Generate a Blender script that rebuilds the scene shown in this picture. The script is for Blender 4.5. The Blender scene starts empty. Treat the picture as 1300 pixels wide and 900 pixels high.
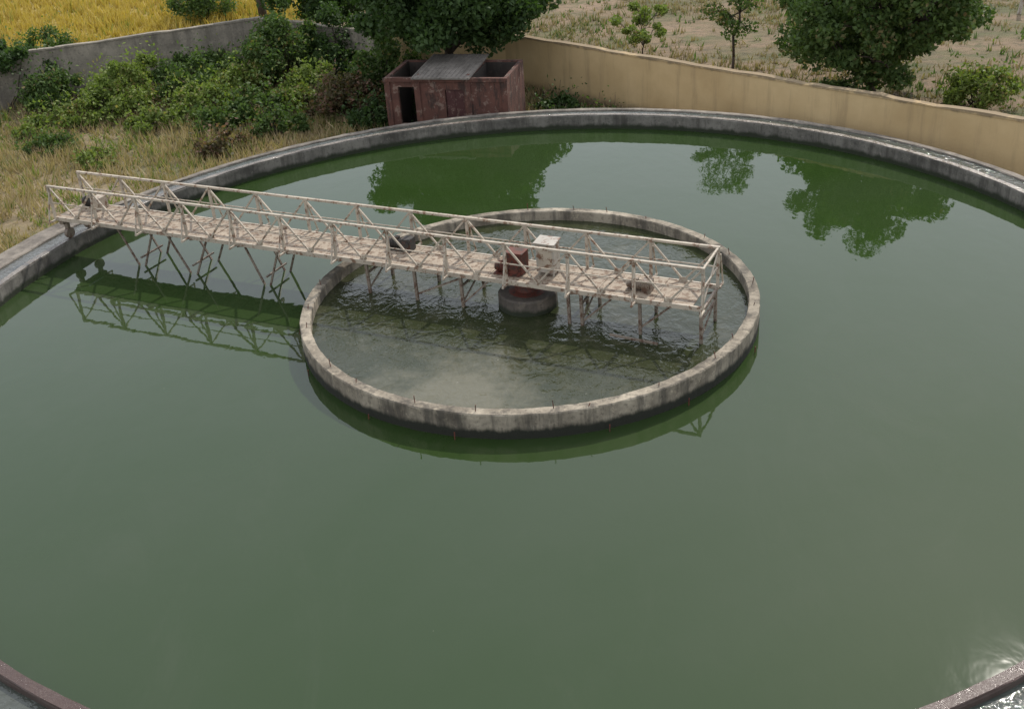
import bpy, math, numpy as np
from mathutils import Vector, Matrix
rng=np.random.default_rng(7)
scene=bpy.context.scene
scene.view_settings.view_transform='Standard'; scene.view_settings.look='None'; scene.view_settings.exposure=0

# ---------------------------------------------------------------- node helpers
class NT:
    def __init__(s,name):
        s.m=bpy.data.materials.new(name); s.m.use_nodes=True
        s.t=s.m.node_tree; s.b=s.t.nodes["Principled BSDF"]; s.out=s.t.nodes["Material Output"]
        s.geo=s.t.nodes.new("ShaderNodeNewGeometry")
    def n(s,t,**k):
        x=s.t.nodes.new(t)
        for a,v in k.items(): setattr(x,a,v)
        return x
    def l(s,a,b): s.t.links.new(a,b)
    def noise(s,scale,detail=6,rough=.6,vec=None,stretch=None,dist=0):
        x=s.n("ShaderNodeTexNoise"); x.inputs["Scale"].default_value=scale
        x.inputs["Detail"].default_value=detail; x.inputs["Roughness"].default_value=rough; x.inputs["Distortion"].default_value=dist
        v=vec or s.geo.outputs["Position"]
        if stretch:
            mp=s.n("ShaderNodeMapping"); mp.inputs["Scale"].default_value=stretch; s.l(v,mp.inputs["Vector"]); v=mp.outputs[0]
        s.l(v,x.inputs["Vector"]); return x.outputs["Fac"]
    def ramp(s,fac,stops):
        r=s.n("ShaderNodeValToRGB"); e=r.color_ramp.elements
        while len(e)<len(stops): e.new(.5)
        for i,(p,c) in enumerate(stops):
            e[i].position=p; e[i].color=(*c,1) if len(c)==3 else c
        s.l(fac,r.inputs[0]); return r.outputs[0]
    def mix(s,fac,a,b,mode='MIX'):
        x=s.n("ShaderNodeMix",data_type='RGBA',blend_type=mode)
        if isinstance(fac,(int,float)): x.inputs[0].default_value=fac
        else: s.l(fac,x.inputs[0])
        for i,v in ((6,a),(7,b)):
            if isinstance(v,tuple): x.inputs[i].default_value=(*v,1)
            else: s.l(v,x.inputs[i])
        return x.outputs[2]
    def math(s,op,a,b=0.,c=None,clamp=False):
        x=s.n("ShaderNodeMath",operation=op,use_clamp=clamp)
        for i,v in enumerate((a,b) if c is None else (a,b,c)):
            if isinstance(v,(int,float)): x.inputs[i].default_value=v
            else: s.l(v,x.inputs[i])
        return x.outputs[0]
    def z(s):
        x=s.n("ShaderNodeSeparateXYZ"); s.l(s.geo.outputs["Position"],x.inputs[0]); return x.outputs
    def bump(s,h,strength=.3,dist=.02,prev=None):
        x=s.n("ShaderNodeBump"); x.inputs["Strength"].default_value=strength; x.inputs["Distance"].default_value=dist
        s.l(h,x.inputs["Height"])
        if prev: s.l(prev,x.inputs["Normal"])
        s.l(x.outputs[0],s.b.inputs["Normal"]); return x.outputs[0]
    def col(s,c): 
        if isinstance(c,tuple): s.b.inputs["Base Color"].default_value=(*c,1)
        else: s.l(c,s.b.inputs["Base Color"])
    def set(s,**k):
        for a,v in k.items(): s.b.inputs[a.replace("_"," ")].default_value=v
def mapr(N,v,a,b):  # smooth 0..1
    x=N.n("ShaderNodeMapRange",interpolation_type='SMOOTHSTEP'); x.inputs[1].default_value=a; x.inputs[2].default_value=b
    N.l(v,x.inputs[0]); return x.outputs[0]

def concrete(name,light=(.36,.33,.29),dark=(.12,.11,.095),wetz=None,wetc=(.02,.025,.012),stain=.5,near=False):
    N=NT(name)
    a=N.noise(.9,8,.65); c=N.ramp(a,[(.32,dark),(.62,light)])
    sp=N.noise(9,6,.7); c=N.mix(N.math('MULTIPLY',mapr(N,sp,.5,.7),.6),c,(dark[0]*.5,dark[1]*.5,dark[2]*.5))
    lt=N.noise(5,5,.7); c=N.mix(N.math('MULTIPLY',mapr(N,lt,.56,.7),.5),c,(light[0]*1.35,light[1]*1.33,light[2]*1.28))
    st=N.noise(2.2,6,.7,stretch=(1,1,.12)); c=N.mix(N.math('MULTIPLY',mapr(N,st,.46,.64),stain),c,(.045,.04,.033))
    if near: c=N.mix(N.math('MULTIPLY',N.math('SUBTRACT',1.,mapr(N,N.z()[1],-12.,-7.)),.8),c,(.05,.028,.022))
    if wetz is not None:
        z=N.z()[2]; w=N.math('ADD',z,N.math('MULTIPLY',N.math('SUBTRACT',N.noise(3,5,.6,stretch=(1,1,.3)),.5),.28))
        f=N.math('SUBTRACT',1.,mapr(N,w,wetz-.05,wetz+.10)); c=N.mix(f,c,wetc)
    N.col(c); N.set(Roughness=.88)
    N.bump(N.noise(14,8,.7),.5,.02)
    return N.m

M={}
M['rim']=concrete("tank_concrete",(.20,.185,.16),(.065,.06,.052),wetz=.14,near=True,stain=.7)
M['outer']=concrete("outer_concrete",(.27,.235,.195),(.085,.072,.06),stain=.4)
M['ring']=concrete("ring_concrete",(.40,.345,.265),(.11,.09,.066),wetz=.22,wetc=(.018,.019,.012),stain=.7)
M['pier']=concrete("pier_concrete",(.17,.14,.11),(.05,.042,.036),wetz=.45)
M['gwall']=concrete("grey_wall",(.32,.28,.225),(.17,.15,.12),stain=.35)

N=NT("wet_rim"); c=N.ramp(N.noise(1.3,7,.65),[(.35,(.09,.075,.062)),(.65,(.26,.225,.19))])
sp=N.noise(11,6,.7); c=N.mix(N.math('MULTIPLY',mapr(N,sp,.48,.66),.65),c,(.045,.032,.025))
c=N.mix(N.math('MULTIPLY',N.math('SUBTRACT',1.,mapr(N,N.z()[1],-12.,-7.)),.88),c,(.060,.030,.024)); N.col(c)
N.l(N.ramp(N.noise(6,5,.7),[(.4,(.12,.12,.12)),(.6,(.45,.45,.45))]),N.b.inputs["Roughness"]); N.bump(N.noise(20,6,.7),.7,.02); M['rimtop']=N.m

N=NT("ochre_wall"); c=N.ramp(N.noise(.5,7,.6),[(.3,(.48,.34,.17)),(.7,(.61,.45,.24))])
st=N.noise(1.6,6,.7,stretch=(1,1,.1)); c=N.mix(N.math('MULTIPLY',mapr(N,st,.48,.70),.45),c,(.28,.20,.11))
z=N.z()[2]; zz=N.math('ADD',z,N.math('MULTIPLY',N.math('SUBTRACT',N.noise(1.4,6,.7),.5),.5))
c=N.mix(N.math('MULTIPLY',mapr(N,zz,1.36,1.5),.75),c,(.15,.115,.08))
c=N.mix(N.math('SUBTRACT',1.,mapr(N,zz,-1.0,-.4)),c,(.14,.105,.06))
N.col(c); N.set(Roughness=.9); N.bump(N.noise(8,6,.7),.4,.02); M['ochre']=N.m

# water
def water(name,cA,cB,bumps,rough=.03,foam=False,spec=.5):
    N=NT(name); c=N.mix(mapr(N,N.noise(.10,4,.55,dist=.6),.35,.65),cA,cB)
    if foam:
        v=N.n("ShaderNodeVectorMath",operation='DISTANCE'); N.l(N.geo.outputs["Position"],v.inputs[0]); v.inputs[1].default_value=(-1.9,-4.6,.33)
        d=N.math('ADD',v.outputs["Value"],N.math('MULTIPLY',N.math('SUBTRACT',N.noise(.9,6,.7),.5),5.))
        f=N.math('SUBTRACT',1.,mapr(N,d,.4,2.7))
        c=N.mix(N.math('MULTIPLY',f,.42),c,(.25,.225,.16))
        c=N.mix(N.math('MULTIPLY',mapr(N,N.noise(1.1,6,.7,dist=.8),.5,.66),.5),c,(.075,.075,.045))
        fl=N.noise(6,4,.8); c=N.mix(N.math('MULTIPLY',mapr(N,fl,.66,.71),.45),c,(.40,.38,.30))
    else:
        c=N.mix(N.math('MULTIPLY',mapr(N,N.noise(.35,7,.7,stretch=(1,.45,1),dist=1.2),.5,.75),.25),c,(.045,.060,.030))
        fl=N.noise(3.5,3,.8); c=N.mix(N.math('MULTIPLY',mapr(N,fl,.75,.78),.3),c,(.3,.3,.22))
    N.col(c); N.set(Roughness=rough,IOR=1.33,Specular_IOR_Level=spec)
    prev=None
    for sc,stv,ds,stch,dd in bumps:
        h=N.noise(sc,3,.5,stretch=stch,dist=dd); prev=N.bump(h,stv,ds,prev)
    return N.m
M['water']=water("green_water",(.022,.044,.010),(.028,.048,.016),[(1.6,.09,.05,(1,.6,1),.3),(.35,.10,.1,None,0)],.025,spec=1.0)
M['inner_water']=water("rippled_water",(.026,.034,.014),(.037,.042,.021),[(2.2,.45,.10,(1,.75,1),.8),(6,.5,.035,(1,.7,1),.5)],.05,foam=True,spec=.85)
M['chan']=water("channel_water",(.06,.07,.06),(.09,.09,.08),[(7,.8,.05,None,.4)],.05,spec=1.0)

def paint(name,base,rust=(.16,.07,.035),amt=.56,rough=.55):
    N=NT(name); c=N.ramp(N.noise(1.4,5,.6),[(.3,tuple(x*.68 for x in base)),(.7,base)])
    f=mapr(N,N.noise(6,7,.75),amt,amt+.06); c=N.mix(f,c,rust)
    N.col(c); N.set(Roughness=rough); N.bump(N.noise(25,4,.6),.2,.005); return N.m
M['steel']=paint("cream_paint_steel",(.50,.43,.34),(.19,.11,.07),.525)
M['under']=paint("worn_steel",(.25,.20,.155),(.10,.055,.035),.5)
M['deck']=paint("deck_plate",(.40,.325,.245),(.18,.12,.08),.5,.75)
M['rust']=paint("rusty_steel",(.15,.04,.025),(.06,.03,.022),.5,.7)
M['dark']=paint("dark_machine",(.05,.045,.04),(.10,.05,.035),.55,.6)
M['white']=paint("white_cabinet",(.46,.42,.36),(.20,.12,.08),.53,.5)

N=NT("red_brick_plaster"); c=N.ramp(N.noise(1.6,7,.7),[(.3,(.075,.034,.026)),(.7,(.145,.062,.044))])
f=mapr(N,N.noise(2.6,8,.75),.54,.60); c=N.mix(N.math('MULTIPLY',f,.7),c,(.24,.17,.135))
f=mapr(N,N.noise(3.3,7,.75,stretch=(1,1,.25)),.50,.60); c=N.mix(N.math('MULTIPLY',f,.75),c,(.03,.022,.018))
N.col(c); N.set(Roughness=.9); N.bump(N.noise(10,6,.7),.6,.03); M['hut']=N.m
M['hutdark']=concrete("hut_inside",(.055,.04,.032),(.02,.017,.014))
M['roof']=concrete("roof_slab",(.24,.215,.19),(.12,.105,.09),stain=.4)
M['door']=paint("hut_door",(.075,.024,.022),(.16,.10,.08),.55,.7)

def leafmat(name,a,b,dry=None,dryamt=0.,trans=.35):
    N=NT(name); r=N.geo.outputs["Random Per Island"]
    c=N.ramp(r,[(0.,a),(1.,b)])
    big=mapr(N,N.noise(.9,3,.6),.38,.62); c=N.mix(N.math('MULTIPLY',big,.5),c,b)
    if dry: c=N.mix(mapr(N,N.math('ADD',r,N.math('MULTIPLY',N.math('SUBTRACT',N.noise(.6,3,.6),.5),1.3)),1-dryamt,1-dryamt+.15),c,dry)
    N.col(c); N.set(Roughness=.6,Specular_IOR_Level=.3)
    tr=N.n("ShaderNodeBsdfTranslucent"); 
    tc=N.mix(1.,c,(1.3,1.5,.6),'MULTIPLY'); N.l(tc,tr.inputs["Color"])
    ms=N.n("ShaderNodeMixShader"); ms.inputs[0].default_value=trans
    N.l(N.b.outputs[0],ms.inputs[1]); N.l(tr.outputs[0],ms.inputs[2]); N.l(ms.outputs[0],N.out.inputs["Surface"])
    return N.m
M['leafD']=leafmat("leaf_dark",(.025,.052,.016),(.065,.11,.033))
M['leafM']=leafmat("leaf_mid",(.045,.082,.022),(.105,.16,.048),(.20,.155,.075),.08)
M['leafL']=leafmat("leaf_light",(.095,.14,.032),(.20,.25,.065),(.28,.22,.10),.10)
M['leafR']=leafmat("leaf_brown",(.07,.058,.032),(.13,.115,.055),(.19,.105,.075),.4)
M['straw']=leafmat("dry_straw",(.27,.205,.115),(.47,.365,.215),(.14,.17,.06),.18,.2)
M['straw2']=leafmat("dry_weed",(.20,.15,.09),(.36,.28,.17),(.12,.155,.055),.28,.2)
M['crop']=leafmat("ripe_crop",(.38,.27,.06),(.56,.42,.12),(.22,.24,.05),.10,.2)
N=NT("bark"); N.col(N.ramp(N.noise(5,6,.7,stretch=(1,1,.3)),[(.3,(.03,.022,.016)),(.7,(.085,.064,.047))])); N.set(Roughness=.95); N.bump(N.noise(12,6,.7,stretch=(1,1,.25)),.8,.04); M['bark']=N.m

N=NT("ground_soil"); a=N.noise(.12,6,.6); c=N.ramp(a,[(.34,(.12,.12,.05)),(.5,(.26,.20,.115)),(.68,(.34,.26,.165))])
b=N.noise(1.3,8,.75); c=N.mix(N.math('MULTIPLY',mapr(N,b,.5,.62),.5),c,(.10,.085,.045))
b=N.noise(.5,7,.7); c=N.mix(N.math('MULTIPLY',mapr(N,b,.50,.64),.5),c,(.095,.125,.036))
N.col(c); N.set(Roughness=.95); N.bump(N.noise(4,8,.75),.9,.15); M['ground']=N.m
N=NT("dry_field"); a=N.noise(.15,6,.6,stretch=(1,2.2,1)); c=N.ramp(a,[(.36,(.11,.11,.045)),(.5,(.20,.145,.083)),(.64,(.27,.185,.12))])
b=N.noise(1.1,8,.8,stretch=(1,1.8,1)); c=N.mix(N.math('MULTIPLY',mapr(N,b,.48,.6),.6),c,(.075,.064,.034))
b=N.noise(.45,6,.7); c=N.mix(N.math('MULTIPLY',mapr(N,b,.5,.64),.55),c,(.085,.112,.032))
N.col(c); N.set(Roughness=.95); N.bump(N.noise(3,8,.75),.9,.15); M['dryfield']=N.m
N=NT("crop_ground"); c=N.ramp(N.noise(.2,6,.7,stretch=(1,3,1)),[(.35,(.28,.21,.05)),(.65,(.46,.34,.08))]); N.col(c); N.set(Roughness=.9); N.bump(N.noise(5,6,.8),.9,.2); M['cropg']=N.m

# ---------------------------------------------------------------- mesh helpers
def empty(name,loc=(0,0,0)):
    e=bpy.data.objects.new(name,None); scene.collection.objects.link(e); e.location=loc; return e
def mk(name,v,f,mat,parent=None,smooth=False):
    me=bpy.data.meshes.new(name); me.from_pydata([tuple(x) for x in v],[],f); me.update()
    mats=mat if isinstance(mat,list) else [mat]
    for m in mats: me.materials.append(m)
    if smooth: me.polygons.foreach_set("use_smooth",[True]*len(me.polygons))
    o=bpy.data.objects.new(name,me); scene.collection.objects.link(o)
    if parent: o.parent=parent
    return o
class G:
    def __init__(s): s.v=[];s.f=[]
    def add(s,v,f):
        k=len(s.v); s.v+=[tuple(x) for x in v]; s.f+=[tuple(i+k for i in q) for q in f]
    def boxm(s,mt,sx,sy,sz):
        v=[mt@Vector((x*sx/2,y*sy/2,z*sz/2)) for x in(-1,1) for y in(-1,1) for z in(-1,1)]
        s.add(v,[(0,1,3,2),(4,6,7,5),(0,4,5,1),(2,3,7,6),(0,2,6,4),(1,5,7,3)])
    def beam(s,a,b,w=.06,h=.06):
        a=Vector(a);b=Vector(b);d=b-a;L=d.length
        x=d.normalized(); up=Vector((0,0,1))
        if abs(x.z)>.98: up=Vector((U[0],U[1],0))
        y=up.cross(x).normalized(); z=x.cross(y)
        mt=Matrix((x,y,z)).transposed().to_4x4(); mt.translation=(a+b)/2
        s.boxm(mt,L,w,h)
    def angle(s,a,b,w=.07,t=.012):
        a=Vector(a);b=Vector(b);d=b-a;L=d.length
        x=d.normalized(); up=Vector((0,0,1))
        if abs(x.z)>.98: up=Vector((U[0],U[1],0))
        y=up.cross(x).normalized(); z=x.cross(y)
        mt=Matrix((x,y,z)).transposed().to_4x4(); mt.translation=(a+b)/2+z*w/2
        s.boxm(mt,L,w,t)
        mt=mt.copy(); mt.translation=(a+b)/2+y*(w/2-t/2)-z*.002
        s.boxm(mt,L,t,w-.006)
    def cyl(s,a,b,r0,r1=None,n=16):
        if r1 is None:r1=r0
        a=Vector(a);b=Vector(b);x=(b-a).normalized(); up=Vector((0,0,1)) if abs(x.z)<.9 else Vector((1,0,0))
        y=up.cross(x).normalized();z=x.cross(y); v=[]
        for c,r in((a,r0),(b,r1)):
            for i in range(n):
                t=2*math.pi*i/n; v.append(c+y*math.cos(t)*r+z*math.sin(t)*r)
        f=[(i,(i+1)%n,n+(i+1)%n,n+i) for i in range(n)]+[tuple(range(n))[::-1],tuple(range(n,2*n))]
        s.add(v,f)
def lathe(name,prof,mat,parent,n=360,jit=0.,cx=0,cy=0,a0=0,a1=2*math.pi,closed=True):
    full=abs(a1-a0-2*math.pi)<1e-6; m=len(prof); v=[]
    cnt=n if full else n+1
    for i in range(cnt):
        t=a0+(a1-a0)*i/n
        for k,(r,z) in enumerate(prof):
            j=jit*(math.sin(t*37+k*1.7)*.5+math.sin(t*91+k*2.9)*.35+rng.normal()*.35); jz=jit*.5*(math.sin(t*53+k)*.6+rng.normal()*.4)
            v.append((cx+(r+j)*math.cos(t),cy+(r+j)*math.sin(t),z+jz))
    f=[]
    for i in range(n):
        a=i*m;b=((i+1)%cnt)*m
        for k in range(m if closed else m-1):
            k2=(k+1)%m; f.append((a+k,b+k,b+k2,a+k2))
    if not full: f+= [tuple(range(m)),tuple(range(n*m,(n+1)*m))[::-1]]
    return mk(name,v,f,mat,parent)
def disc(name,r,z,mat,cx=0,cy=0,n=256):
    v=[(cx+r*math.cos(2*math.pi*i/n),cy+r*math.sin(2*math.pi*i/n),z) for i in range(n)]
    return mk(name,v,[tuple(range(n))],mat)

# ---------------------------------------------------------------- ground
GZ=-1.1
wall=[(40,-14.8),(24,1.2),(16.4,8.85),(-.5,25.7),(-6.5,27.6),(-13.2,32.8),(-22.7,29.1),(-32.2,25.4),(-60,14.5)]
S=900
mk("ground",[(-S,-S,GZ),(S,-S,GZ),(S,S,GZ),(-S,S,GZ)],[(0,1,2,3)],M['ground'])
mk("dry_field",[(x,y,GZ+.008) for x,y in [(40,-14.8),(24,1.2),(16.4,8.85),(-.5,25.7),(-6.5,27.6),(-13.2,32.8),(-14,120),(60,400),(500,400),(500,-14.8)]],[tuple(range(10))[::-1]],M['dryfield'])
mk("crop_field",[(x,y,GZ+.016) for x,y in [(-13.4,34.5),(-22.9,30.8),(-32.4,27.1),(-60,16.2),(-400,-60),(-400,400),(-20,400),(-15,60)]],[tuple(range(8))],M['cropg'])

# ---------------------------------------------------------------- tank
tank=empty("clarifier_tank")
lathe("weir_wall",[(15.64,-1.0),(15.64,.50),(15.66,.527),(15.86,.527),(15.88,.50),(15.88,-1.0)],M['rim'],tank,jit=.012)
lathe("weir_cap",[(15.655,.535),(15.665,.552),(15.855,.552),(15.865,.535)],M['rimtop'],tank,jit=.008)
lathe("outer_wall",[(16.60,-1.3),(16.60,.42),(16.62,.45),(16.83,.45),(16.85,.42),(16.85,-1.3)],M['outer'],tank,jit=.012)
lathe("channel_floor",[(15.87,0.),(16.61,0.),(16.61,-.1),(15.87,-.1)],M['outer'],tank)
lathe("channel_water",[(15.875,.40),(16.605,.40)],M['chan'],None,closed=False)
lathe("landing_slab",[(16.86,-1.2),(16.86,.38),(17.5,.38),(17.5,-1.2)],M['outer'],tank,n=60,a0=math.radians(150),a1=math.radians(186),jit=.01)
disc("tank_water",15.66,0,M['water'])
CX=-.12
ring=empty("inner_weir_ring")
lathe("ring_wall",[(5.72,-1.0),(5.72,.60),(5.74,.63),(5.98,.63),(6.0,.60),(6.0,-1.0)],M['ring'],ring,n=300,jit=.010,cx=CX)
g=G()
for i in range(24):
    t=2*math.pi*i/24+rng.normal()*.06; r=5.85+rng.normal()*.03
    h=.06+rng.random()*.16; x=CX+r*math.cos(t); y=r*math.sin(t); U=(1,0)
    g.cyl((x,y,.58),(x+rng.normal()*.03,y+rng.normal()*.03,.63+h),.011,n=5)
for i in range(14):
    t=2*math.pi*i/14+rng.normal()*.05; r=6.12; x=CX+r*math.cos(t); y=r*math.sin(t)
    g.cyl((x,y,-.1),(x+.01,y,.12+rng.random()*.08),.014,n=5)
mk("rebar_stubs",g.v,g.f,M['rust'],ring)
disc("ring_water",5.73,.33,M['inner_water'],CX)
pier=empty("center_pier")
lathe("pier_drum",[(0.001,.74),(.74,.74),(.78,.70),(.80,-.5),(0.001,-.5)],M['pier'],pier,n=48,jit=.008,cx=CX)
lathe("turntable",[(0.001,1.22),(.30,1.22),(.30,1.10),(.42,1.08),(.42,.98),(.30,.95),(.34,.80),(.5,.745),(0.001,.745)],M['rust'],pier,n=32,cx=CX)

# ---------------------------------------------------------------- bridge
PH=-.4446; U=Vector((math.cos(PH),math.sin(PH),0)); NN=Vector((-U[1],U[0],0)); OFF=-.14; HW=.65
def P(s,n,z): return U*s+NN*(n+OFF)+Vector((0,0,z))
br=empty("truss_bridge")
S0,S1=-15.9,4.84; ZB,ZT=1.27,2.33; NB=12
ss=[S0+(S1-S0)*i/NB for i in range(NB+1)]
g=G()
for sd in(-1,1):
    n=sd*HW
    g.beam(P(S0-.04,n,ZT),P(S1+.04,n,ZT),.075,.06)
    g.beam(P(S0-.04,n,ZB),P(S1+.04,n,ZB),.06,.12)
    g.beam(P(S0,n+sd*.02,ZB+.5*(ZT-ZB)),P(S0+.001+(S1-S0),n+sd*.02,ZB+.5*(ZT-ZB)),.02,.03)
    for i,s in enumerate(ss):
        g.angle(P(s,n,ZB+.05),P(s,n,ZT-.03),.065)
        g.beam(P(s+.05,n+sd*.02,ZB-.02),P(s+.05,n+sd*.34,ZB-.02),.05,.05)
        g.beam(P(s+.05,n+sd*.32,ZB),P(s+.05,n+sd*.03,ZT-.18),.035,.035)
    for i in range(NB):
        a,b=ss[i],ss[i+1]; m=(a+b)/2
        g.beam(P(a+.03,n-sd*.02,ZT-.05),P(m,n-sd*.02,ZB+.07),.045,.045)
        g.beam(P(m,n-sd*.02,ZB+.07),P(b-.03,n-sd*.02,ZT-.05),.045,.045)
        g.boxm(Matrix.Translation(P(m,n-sd*.045,ZB+.10))@Matrix.Rotation(PH,4,'Z'),.22,.01,.14)
for s in (S1,):
    g.beam(P(s,-HW,ZT-.01),P(s,HW,ZT-.01),.05,.05); g.beam(P(s,-HW,ZB+.55),P(s,HW,ZB+.55),.04,.04)
    g.beam(P(s,-HW,ZB+.1),P(s,HW,ZT-.1),.035,.035)
mk("truss_sides",g.v,g.f,M['steel'],br)
g=G()
for k in range(-1,42):
    s=S0+.25+k*.5
    if s<S0 or s>S1-.2: continue
    dz=rng.normal()*.004
    g.boxm(Matrix.Translation(P(s,0,ZB+.035+dz))@Matrix.Rotation(PH,4,'Z'),.492,2*HW-.10,.03)
mk("deck_plates",g.v,g.f,M['deck'],br)
g=G()
for s in ss+[(ss[i]+ss[i+1])/2 for i in range(NB)]:
    g.beam(P(s,-HW+.04,ZB-.045),P(s,HW-.04,ZB-.045),.06,.10)
for i in range(NB):
    g.beam(P(ss[i],-HW+.05,ZB-.12),P(ss[i+1],HW-.05,ZB-.12),.035,.035)
for s,w in((-12.9,.7),(-10.9,.75),(-8.2,.6)):
    for n in(-.5,.5):
        g.beam(P(s-w,n,ZB-.08),P(s,n,-.25),.05,.05); g.beam(P(s+w,n,ZB-.08),P(s,n,-.25),.05,.05)
    g.beam(P(s,-.5,.25),P(s,.5,.25),.045,.045)
for s in(-4.6,-3.1,-1.7,1.35,1.7,3.25,4.8):
    for n in(-.62,.62):
        g.beam(P(s,n,ZB-.06),P(s+.02,n,.1),.075,.075)
    if s in(-4.6,-1.7,1.7,4.8): g.beam(P(s,-.62,ZB-.35),P(s,.62,ZB-.35),.05,.05); g.beam(P(s,-.62,.45),P(s,.62,ZB-.35),.035,.035)
g.beam(P(-3.1,-.62,.5),P(-1.7,-.62,ZB-.1),.045,.045); g.beam(P(-1.7,-.62,.42),P(-.9,-.62,ZB-.1),.045,.045)
g.beam(P(1.7,-.62,.42),P(2.5,-.62,ZB-.1),.045,.045); g.beam(P(3.25,-.62,.5),P(4.0,-.62,ZB-.1),.045,.045)
g.beam(P(2.6,-1.0,.40),P(3.9,-1.2,.46),.05,.05)
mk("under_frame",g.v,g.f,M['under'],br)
g=G()
g.beam(P(-15.78,-.60,ZB-.16),P(-15.78,.60,ZB-.16),.16,.12)
for n in(-.42,.42): g.beam(P(-15.76,n,ZB-.16),P(-15.76,n,.74),.10,.14)
mk("end_carriage",g.v,g.f,M['under'],br)
g=G()
for n in(-.42,.42):
    q=P(-15.74,n,.72); g.cyl(q-U*.06,q+U*.06,.165,n=24)
mk("wheels",g.v,g.f,M['under'],br)
def motor(name,s,n,z,sc,mat,mat2):
    g=G(); a=P(s-.30*sc,n,z+.17*sc); b=P(s+.10*sc,n,z+.17*sc)
    g.cyl(a,b,.13*sc,n=18)
    for i in range(7):
        q=P(s-.26*sc+i*.05*sc,n,z+.17*sc); g.cyl(q,q+U*.015,.152*sc,n=18)
    g.cyl(P(s-.36*sc,n,z+.17*sc),a,.11*sc,n=16)
    o=mk(name+"_motor",g.v,g.f,mat,br)
    g=G(); R=Matrix.Rotation(PH,4,'Z')
    g.boxm(Matrix.Translation(P(s+.25*sc,n,z+.19*sc))@R,.28*sc,.30*sc,.34*sc)
    g.cyl(P(s+.25*sc,n-.2*sc,z+.19*sc),P(s+.25*sc,n+.2*sc,z+.19*sc),.10*sc,n=16)
    g.boxm(Matrix.Translation(P(s,n,z+.015*sc))@R,.75*sc,.34*sc,.03*sc)
    g.boxm(Matrix.Translation(P(s-.1*sc,n,z+.33*sc))@R,.14*sc,.12*sc,.08*sc)
    mk(name+"_gearbox",g.v,g.f,mat2,br)
motor("carriage_drive",-15.2,.35,ZB+.06,1.1,M['dark'],M['steel'])
motor("scum_drive",-4.0,.3,ZB+.06,1.0,M['dark'],M['dark'])
motor("center_drive",-.45,-.25,ZB+.06,1.0,M['rust'],M['rust'])
motor("end_drive",3.1,-.2,ZB+.06,.85,M['under'],M['under'])
g=G();R=Matrix.Rotation(PH,4,'Z')
g.boxm(Matrix.Translation(P(-.25,-.15,ZB+.38))@R,.46,.42,.56); g.boxm(Matrix.Translation(P(-.25,-.15,ZB+.675))@R,.52,.46,.03)
mk("rust_box",g.v,g.f,M['rust'],br)
g=G()
g.boxm(Matrix.Translation(P(.55,.05,ZB+.55))@R,.5,.38,.80); g.boxm(Matrix.Translation(P(.55,.03,ZB+.975))@R@Matrix.Rotation(.06,4,'X'),.58,.48,.03)
for a in(-.2,.2):
    for b in(-.14,.14): g.beam(P(.55+a,.05+b,ZB+.05),P(.55+a,.05+b,ZB+.16),.04,.04)
mk("control_cabinet",g.v,g.f,M['white'],br)
g=G(); g.boxm(Matrix.Translation(P(.55,-.146,ZB+.58))@R,.38,.012,.6); g.boxm(Matrix.Translation(P(.40,-.158,ZB+.56))@R,.03,.03,.12)
mk("cabinet_door",g.v,g.f,M['steel'],br)

# ---------------------------------------------------------------- compound wall
cw=empty("compound_wall")
def wallseg(a,b,mat,name,top=1.5,th=.24,capz=True):
    a=Vector((*a,0));b=Vector((*b,0));d=(b-a);L=d.length;x=d.normalized();y=Vector((-x.y,x.x,0)); n=max(2,int(L/.5)); v=[];f=[]
    for i in range(n+1):
        p=a+x*L*i/n; jz=rng.normal()*.012+.02*math.sin(i*.7)
        for (o,z) in((-th/2,GZ-.1),(-th/2,top-.1+jz*.5),(-th/2-.03,top-.08+jz*.5),(-th/2-.03,top+jz),(th/2+.03,top+jz),(th/2+.03,top-.08),(th/2,top-.1),(th/2,GZ-.1)):
            v.append((p.x+y.x*o,p.y+y.y*o,z))
    for i in range(n):
        for k in range(7): f.append((i*8+k,i*8+k+1,(i+1)*8+k+1,(i+1)*8+k))
    f+=[tuple(range(8)),tuple(range(n*8,n*8+8))[::-1]]
    mk(name,v,f,mat,cw)
for i in range(len(wall)-1):
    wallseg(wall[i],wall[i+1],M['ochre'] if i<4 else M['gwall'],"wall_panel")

# ---------------------------------------------------------------- hut
hut=empty("brick_hut"); A=Vector((-5.5,18.75,0)); B=Vector((-.5,17.45,0)); X=(B-A).normalized(); Y=Vector((-X.y,X.x,0)); HL=(B-A).length; HD=2.8
HR=Matrix((X,Y,Vector((0,0,1)))).transposed().to_4x4(); HR.translation=A
def hb(g,x0,x1,y0,y1,z0,z1):
    g.boxm(HR@Matrix.Translation(((x0+x1)/2,(y0+y1)/2,(z0+z1)/2)),x1-x0,y1-y0,z1-z0)
HT=1.62; g=G(); T=.16
hb(g,0,.55,0,T,GZ,HT); hb(g,.55,1.25,0,T,GZ,-.3); hb(g,.55,1.25,0,T,1.25,HT); hb(g,1.25,2.55,0,T,GZ,HT-.001)
hb(g,2.55,3.35,0,T,1.15,HT); hb(g,3.35,HL,0,T,GZ,HT+.0)
hb(g,0,T,T,HD-T,GZ,HT-.003); hb(g,HL-T,HL,T,HD-T,GZ,HT-.003); hb(g,0,HL,HD-T,HD,GZ,HT+.004)
hb(g,1.35,1.5,T,HD-T,GZ,HT-.005); hb(g,3.45,3.6,T,HD-T,GZ,HT-.005)
for x in(0.0,1.28,3.42,HL-.22): hb(g,x-.01,x+.23,-.05,-.002,GZ,HT-.02)
hb(g,-.04,HL+.04,-.085,-.055,HT-.13,HT+.02)
mk("walls",g.v,g.f,M['hut'],hut)
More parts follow.
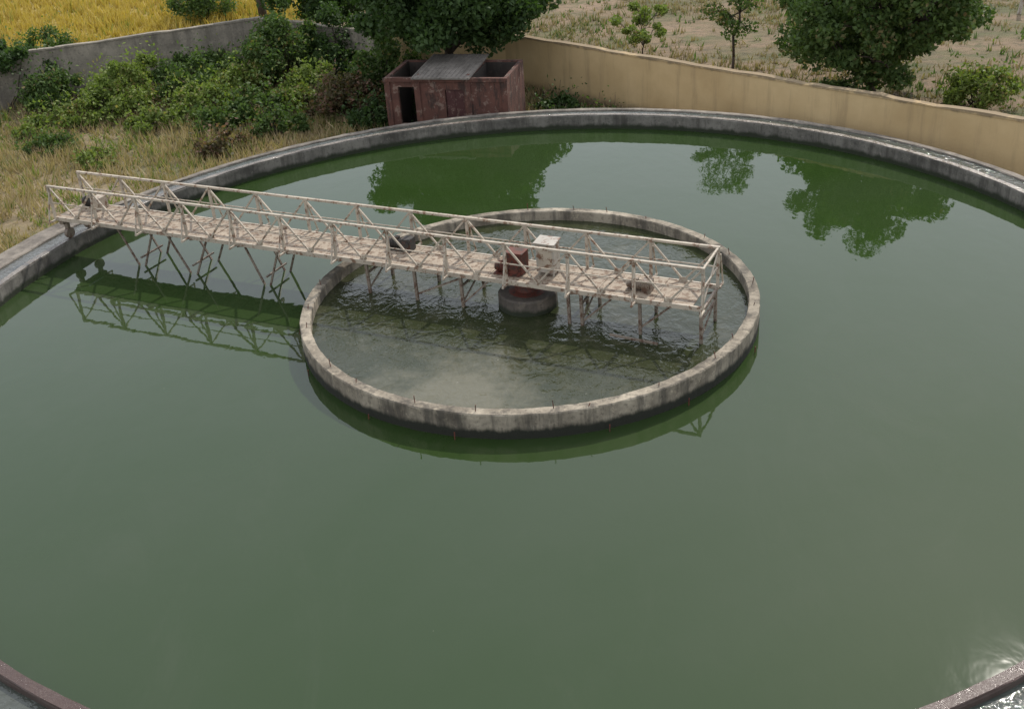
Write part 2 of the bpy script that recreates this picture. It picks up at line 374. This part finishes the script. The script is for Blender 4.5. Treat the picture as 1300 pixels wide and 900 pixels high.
g=G(); hb(g,.0+T,HL-T,T,HD-T,GZ,GZ+.06); mk("floor",g.v,g.f,M['hutdark'],hut)
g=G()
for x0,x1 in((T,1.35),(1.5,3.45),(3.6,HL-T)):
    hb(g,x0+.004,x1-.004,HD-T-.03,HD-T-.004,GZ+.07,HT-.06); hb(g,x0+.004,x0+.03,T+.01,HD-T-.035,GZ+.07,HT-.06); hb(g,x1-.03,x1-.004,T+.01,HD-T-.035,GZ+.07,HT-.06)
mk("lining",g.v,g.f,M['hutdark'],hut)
g=G(); hb(g,2.58,2.95,.06,.1,GZ,1.13); hb(g,2.96,3.33,.06,.1,GZ,1.13)
for z in(-.7,0,.7): hb(g,2.6,3.31,.045,.06,z,z+.06)
mk("door",g.v,g.f,M['door'],hut)
rm=HR@Matrix.Translation((2.45,1.35,HT+.10))@Matrix.Rotation(.05,4,'X'); g=G(); g.boxm(rm,2.45,3.1,.06)
for k in range(13): g.boxm(rm@Matrix.Translation((-1.17+k*.195,0,.04)),.05,3.1,.02)
mk("roof_sheet",g.v,g.f,M['roof'],hut)
g=G(); hb(g,1.36,1.49,T,HD,HT,HT+.08); hb(g,3.46,3.59,T,HD,HT,HT+.08); mk("gable",g.v,g.f,M['hut'],hut)

# ---------------------------------------------------------------- vegetation
def quads(name,C,size,mat,parent=None,upbias=.0,aspect=.55):
    n=len(C); nrm=rng.normal(size=(n,3)); nrm[:,2]+=upbias; nrm/=np.linalg.norm(nrm,axis=1)[:,None]
    a=np.cross(nrm,rng.normal(size=(n,3))); a/=np.linalg.norm(a,axis=1)[:,None]; b=np.cross(nrm,a)
    s=size[:,None]
    V=np.stack([C-a*s, C+b*s*aspect+nrm*s*.12, C+a*s, C-b*s*aspect+nrm*s*.12],1).reshape(-1,3)
    return rawmesh(name,V,4,mat,parent)
def rawmesh(name,V,k,mat,parent):
    n=len(V)//k; me=bpy.data.meshes.new(name); me.vertices.add(len(V)); me.vertices.foreach_set("co",V.astype(np.float32).ravel())
    me.loops.add(len(V)); me.loops.foreach_set("vertex_index",np.arange(len(V),dtype=np.int32))
    me.polygons.add(n); me.polygons.foreach_set("loop_start",np.arange(0,len(V),k,dtype=np.int32)); me.polygons.foreach_set("loop_total",np.full(n,k,dtype=np.int32))
    me.update(calc_edges=True); me.materials.append(mat); o=bpy.data.objects.new(name,me); scene.collection.objects.link(o)
    if parent:o.parent=parent
    return o
def limb(g,a,b,r0,r1,seg=5,wob=.15):
    a=np.array(a,float);b=np.array(b,float);L=np.linalg.norm(b-a); pts=[a]
    for i in range(1,seg+1):
        t=i/seg; p=a+(b-a)*t+np.array([0,0,.12*L*math.sin(t*math.pi)])+rng.normal(size=3)*wob*L*.12*(1 if i<seg else 0); pts.append(p)
    for i in range(seg):
        g.cyl(pts[i],pts[i+1],r0+(r1-r0)*i/seg,r0+(r1-r0)*(i+1)/seg,n=7)
    return pts
def tree(name,x,y,H,W,z0,mat,nleaf=30000,leaf=.13,clumps=55,trunk=.22,fork=.3,flat=1.,cr=(.55,1.15),gz=GZ,sq=2.):
    e=empty(name); g=G(); cz0=gz+z0; cz=(gz+H+cz0)/2; hz=(gz+H-cz0)/2
    fk=np.array([x+rng.normal()*.2,y+rng.normal()*.2,gz+max(H*fork,.5)])
    limb(g,(x,y,gz-.1),fk,trunk,trunk*.75,4,.2)
    C=[]
    while len(C)<clumps:
        p=rng.uniform(-1,1,3); h=np.hypot(p[0],p[1]); e2=sq if p[2]<0 else 2.
        r=(h**e2+abs(p[2])**e2)**(1/e2)
        if r>1 or r<.4: continue
        C.append(np.array([x+p[0]*W/2*.86*(1+.07*rng.normal()),y+p[1]*W/2*.86,cz+p[2]*hz*.86]))
    C=np.array(C); 
    mains=[fk+(C[i]-fk)*.5 for i in rng.choice(len(C),6,replace=False)]
    for m in mains: limb(g,fk,m,trunk*.55,trunk*.3,4)
    for c in C:
        m=mains[int(np.argmin([np.linalg.norm(c-q) for q in mains]))]; limb(g,m,c,trunk*.2,.02,4,.3)
    mk("trunk_and_limbs",g.v,g.f,M['bark'],e,smooth=True)
    k=rng.integers(0,len(C),nleaf); R=rng.uniform(cr[0],cr[1],len(C))*W/8
    d=rng.normal(size=(nleaf,3)); d/=np.linalg.norm(d,axis=1)[:,None]; rr=rng.random(nleaf)**.45
    pts=C[k]+d*(R[k]*rr)[:,None]*np.array([1,1,.72*flat])
    pts=pts[pts[:,2]>gz+.1]
    quads("foliage",pts,rng.uniform(.6,1.3,len(pts))*leaf,mat,e,.4)
def bush(name,x,y,W,H,mat,nleaf=7000,leaf=.09,gz=GZ,clumps=None,stems=14):
    e=empty(name); g=G(); n=clumps or int(10+W*6); C=[];R=[]
    for i in range(n):
        t=rng.uniform(0,2*math.pi); r=math.sqrt(rng.random())*W/2; hh=H*(1-(r/(W/2))**2*.65)*rng.uniform(.25,.95)
        C.append((x+r*math.cos(t),y+r*math.sin(t),gz+hh)); R.append(rng.uniform(.22,.5)*min(1.3,max(.6,H/2.4)))
    C=np.array(C);R=np.array(R)
    for i in range(min(n,stems)): limb(g,(x+rng.normal()*W*.08,y+rng.normal()*W*.08,gz-.05),C[i],.035,.012,3,.3)
    for i in range(8):
        c=C[rng.integers(n)]; limb(g,c,c+np.array([rng.normal()*.4,rng.normal()*.4,rng.uniform(.3,.9)]),.012,.006,2,.3)
    mk("stems",g.v,g.f,M['bark'],e)
    k=rng.integers(0,n,nleaf); d=rng.normal(size=(nleaf,3)); d/=np.linalg.norm(d,axis=1)[:,None]
    pts=C[k]+d*(R[k]*rng.random(nleaf)**.5)[:,None]
    m=nleaf//6; k=rng.integers(0,n,m); ex=C[k]+rng.normal(size=(m,3))*.35*np.array([1,1,1.2]); pts=np.vstack([pts,ex]); pts=pts[pts[:,2]>gz+.02]
    quads("foliage",pts,rng.uniform(.6,1.35,len(pts))*leaf,mat,e,.5)

tree("broadleaf_tree",15.0,20.2,8.9,8.9,.6,M['leafM'],54000,.12,125,.2,.10,sq=3.,cr=(.5,.95))
tree("broadleaf_tree",-2.9,24.0,8.2,10.0,2.7,M['leafD'],56000,.13,90,.27,.28,cr=(.5,1.0),sq=3.)
tree("slender_tree",10.0,25.6,9.4,3.6,.8,M['leafM'],5200,.09,40,.07,.3,cr=(.9,1.6))
tree("broadleaf_tree",-9.6,35.5,8.5,9.0,1.2,M['leafD'],30000,.15,60,.25,.25,sq=3.)
tree("roadside_tree",-15.5,44,12,8,6.2,M['leafD'],14000,.16,40,.28,.5)
tree("slender_tree",6.2,29.5,3.2,3.0,.3,M['leafL'],3200,.08,22,.04,.2)
B_=[(-25.2,28.5,5.5,3.6,'leafD',14000),(-22.4,27.2,3,2.4,'leafM',6000),(-18.3,26.8,4.6,2.7,'leafL',11000),(-16.2,27.6,3.2,2.2,'leafM',6000),
(-14.5,25.0,3.6,1.8,'leafL',7500),(-11.6,29.4,5.2,4.3,'leafM',15000),(-8.9,29.3,4.5,3.8,'leafD',11000),(-13.2,27.8,3,2.5,'leafL',6500),
(-7.8,22.6,3.8,2.2,'leafR',8000),(-9.9,24.9,3.0,2.6,'leafL',7000),(-10.6,20.9,2.4,1.3,'leafM',3500),(-12.6,19.0,2.2,1.0,'leafR',2500),
(-28.5,33,6,3.2,'leafL',9000),(-33,29,6,4,'leafM',9000),(-19.5,45.5,4,3,'leafM',7000),(-6.6,20.6,1.8,1.5,'leafD',4000),
(-20.8,31.5,3.5,2.2,'leafM',5000),(-25.5,35,3,2.6,'leafM',4000),(-16.2,31.2,3,2.0,'leafM',5000),(-6.2,25.3,3.4,3.4,'leafM',8000),
(18.7,18.2,2.6,2.4,'leafL',5000),(21.5,15.8,3,1.7,'leafL',4500),(13.0,18.6,2.2,1.5,'leafM',3500),(1.6,21.1,1.9,.7,'leafD',2600),(3.3,19.6,1.6,.5,'leafM',1500),
(-20.5,20.5,2.2,.7,'leafM',1800),(-4.2,22.2,3.0,2.2,'leafD',4000),(-22,23,2,1.0,'leafL',2000),(-13.5,21.8,2.2,1.2,'leafM',3000),
(-20.2,24.6,3.4,1.5,'leafL',5000),(-16.6,22.8,2.6,1.0,'leafL',2600),(-12.0,23.4,2.8,1.7,'leafM',4500),(-25.5,23.5,3.0,1.3,'leafM',3500),(-17.8,18.6,1.8,.6,'leafL',1400),(-28.5,25.5,3.5,1.8,'leafL',4500)]
for b in B_: bush("bush",b[0],b[1],b[2],b[3],M[b[4]],b[5])
e=empty("marker_post"); g=G(); g.boxm(Matrix.Translation((26.5,33.2,GZ+.7))@Matrix.Rotation(.12,4,'Y'),.16,.16,1.5); g.boxm(Matrix.Translation((26.6,33.2,GZ+1.46))@Matrix.Rotation(.12,4,'Y'),.22,.22,.07)
mk("post",g.v,g.f,M['white'],e)

def pn(x,y,s,ph=0):
    return (np.sin(x*s+1.3*np.sin(y*s*.7+ph)+ph)+np.sin(y*s*1.1+1.7*np.sin(x*s*.6+ph*2)+2*ph)+.6*np.sin((x+y)*s*2.3+ph))/2.6
def inside(x,y):
    wl=sorted(wall); wx=[p[0] for p in wl]; wy=[p[1] for p in wl]
    return y<np.interp(x,wx,wy)
def grass(name,n,box,mat,hmin,hmax,cond,s=.5,thr=-.3,w=.025,lean=.35,per=5):
    x=rng.uniform(box[0],box[1],n); y=rng.uniform(box[2],box[3],n)
    k=(pn(x,y,s,1.1)+rng.normal(size=n)*.35>thr)&cond(x,y); x=x[k];y=y[k]
    x=np.repeat(x,per)+rng.normal(size=len(x)*per)*.10; y=np.repeat(y,per)+rng.normal(size=len(y)*per)*.10; m=len(x)
    h=rng.uniform(hmin,hmax,m)*(1+.45*pn(x,y,.9,.4)); t=rng.uniform(0,2*np.pi,m); ww=w*rng.uniform(.6,1.6,m)
    base=np.stack([x,y,np.full(m,GZ)],1); side=np.stack([np.cos(t),np.sin(t),np.zeros(m)],1)*ww[:,None]
    tip=base+np.stack([rng.normal(size=m)*lean*h,rng.normal(size=m)*lean*h,h],1)
    rawmesh(name,np.stack([base-side,base+side,tip],1).reshape(-1,3),3,mat,None)
def hutmask(x,y):
    dx=(x-A.x)*X.x+(y-A.y)*X.y; dy=(x-A.x)*Y.x+(y-A.y)*Y.y
    return ~((dx>-.2)&(dx<HL+.2)&(dy>-.2)&(dy<HD+.2))
rad=lambda x,y: np.hypot(x,y)
ins=lambda x,y: inside(x,y)&(rad(x,y)>17.6)&hutmask(x,y)&((x<2)|(x+y<24.9))
grass("dry_grass",32000,(-36,22,4,34),M['straw'],.2,.6,ins,.55,-.35)
grass("green_weeds",11000,(-36,20,4,34),M['leafL'],.15,.5,ins,.8,.25,w=.035)
grass("dry_weeds",26000,(-12,45,3,75),M['straw2'],.1,.4,lambda x,y: (~inside(x,y-.5))&(x+y>26)&(x>-12.5),.45,-.1,w=.035)
grass("green_weeds",10000,(-12,45,3,70),M['leafM'],.1,.4,lambda x,y: (~inside(x,y-.5))&(x+y>26)&(x>-12.5),.35,.35,w=.04)
grass("ripe_crop",26000,(-70,-13,26,95),M['crop'],.35,.7,lambda x,y: (~inside(x,y-2)),.3,-1.2,w=.06,lean=.25)

e=empty("distant_trees"); pts=[]
for i in range(90):
    a=math.radians(rng.uniform(35,150)); r=rng.uniform(190,260); h=rng.uniform(5,9); c=np.array([r*math.cos(a),r*math.sin(a),GZ+h*.5])
    pts.append(c+rng.normal(size=(350,3))*np.array([4.5,4.5,h*.25]))
pts=np.vstack(pts); quads("foliage",pts,rng.uniform(.6,1.2,len(pts))*.8,M['leafD'],e)

# ---------------------------------------------------------------- light
EL=math.radians(43.7); AZ=math.radians(28.9)
sd=Vector((math.sin(AZ)*math.cos(EL),math.cos(AZ)*math.cos(EL),math.sin(EL)))
sl=bpy.data.lights.new("sun","SUN"); sl.energy=3.3; sl.angle=math.radians(.6); sl.color=(1,.94,.85)
so=bpy.data.objects.new("sun",sl); scene.collection.objects.link(so); so.rotation_euler=sd.to_track_quat('Z','Y').to_euler(); so.location=(0,0,30)
w=bpy.data.worlds.new("World"); scene.world=w; w.use_nodes=True; nt=w.node_tree; bg=nt.nodes["Background"]
sk=nt.nodes.new("ShaderNodeTexSky"); sk.sky_type='NISHITA'; sk.sun_disc=False; sk.sun_elevation=EL; sk.sun_rotation=AZ
sk.air_density=1.3; sk.dust_density=1.0; sk.ozone_density=1.0; sk.altitude=0
mx=nt.nodes.new("ShaderNodeMix"); mx.data_type='RGBA'; mx.inputs[0].default_value=.72; mx.inputs[7].default_value=(7.8,8.0,8.4,1)  # bright uniform haze layer
nt.links.new(sk.outputs[0],mx.inputs[6]); nt.links.new(mx.outputs[2],bg.inputs[0]); bg.inputs[1].default_value=.15

# ---------------------------------------------------------------- camera
fw=Vector((-.02151,.8742,-.4850)); r=Vector((.9979,-.01122,-.06448)); u=Vector((.0618,.4854,.8721))
fw.normalize(); r=(r-fw*r.dot(fw)).normalized(); u=r.cross(fw)
cd=bpy.data.cameras.new("camera"); cd.sensor_width=36; cd.lens=1424/1300*36; cd.clip_end=3000
co=bpy.data.objects.new("camera",cd); scene.collection.objects.link(co)
mt=Matrix((r,u,-fw)).transposed().to_4x4(); mt.translation=(0,-26.70,13.63); co.matrix_world=mt
scene.camera=co
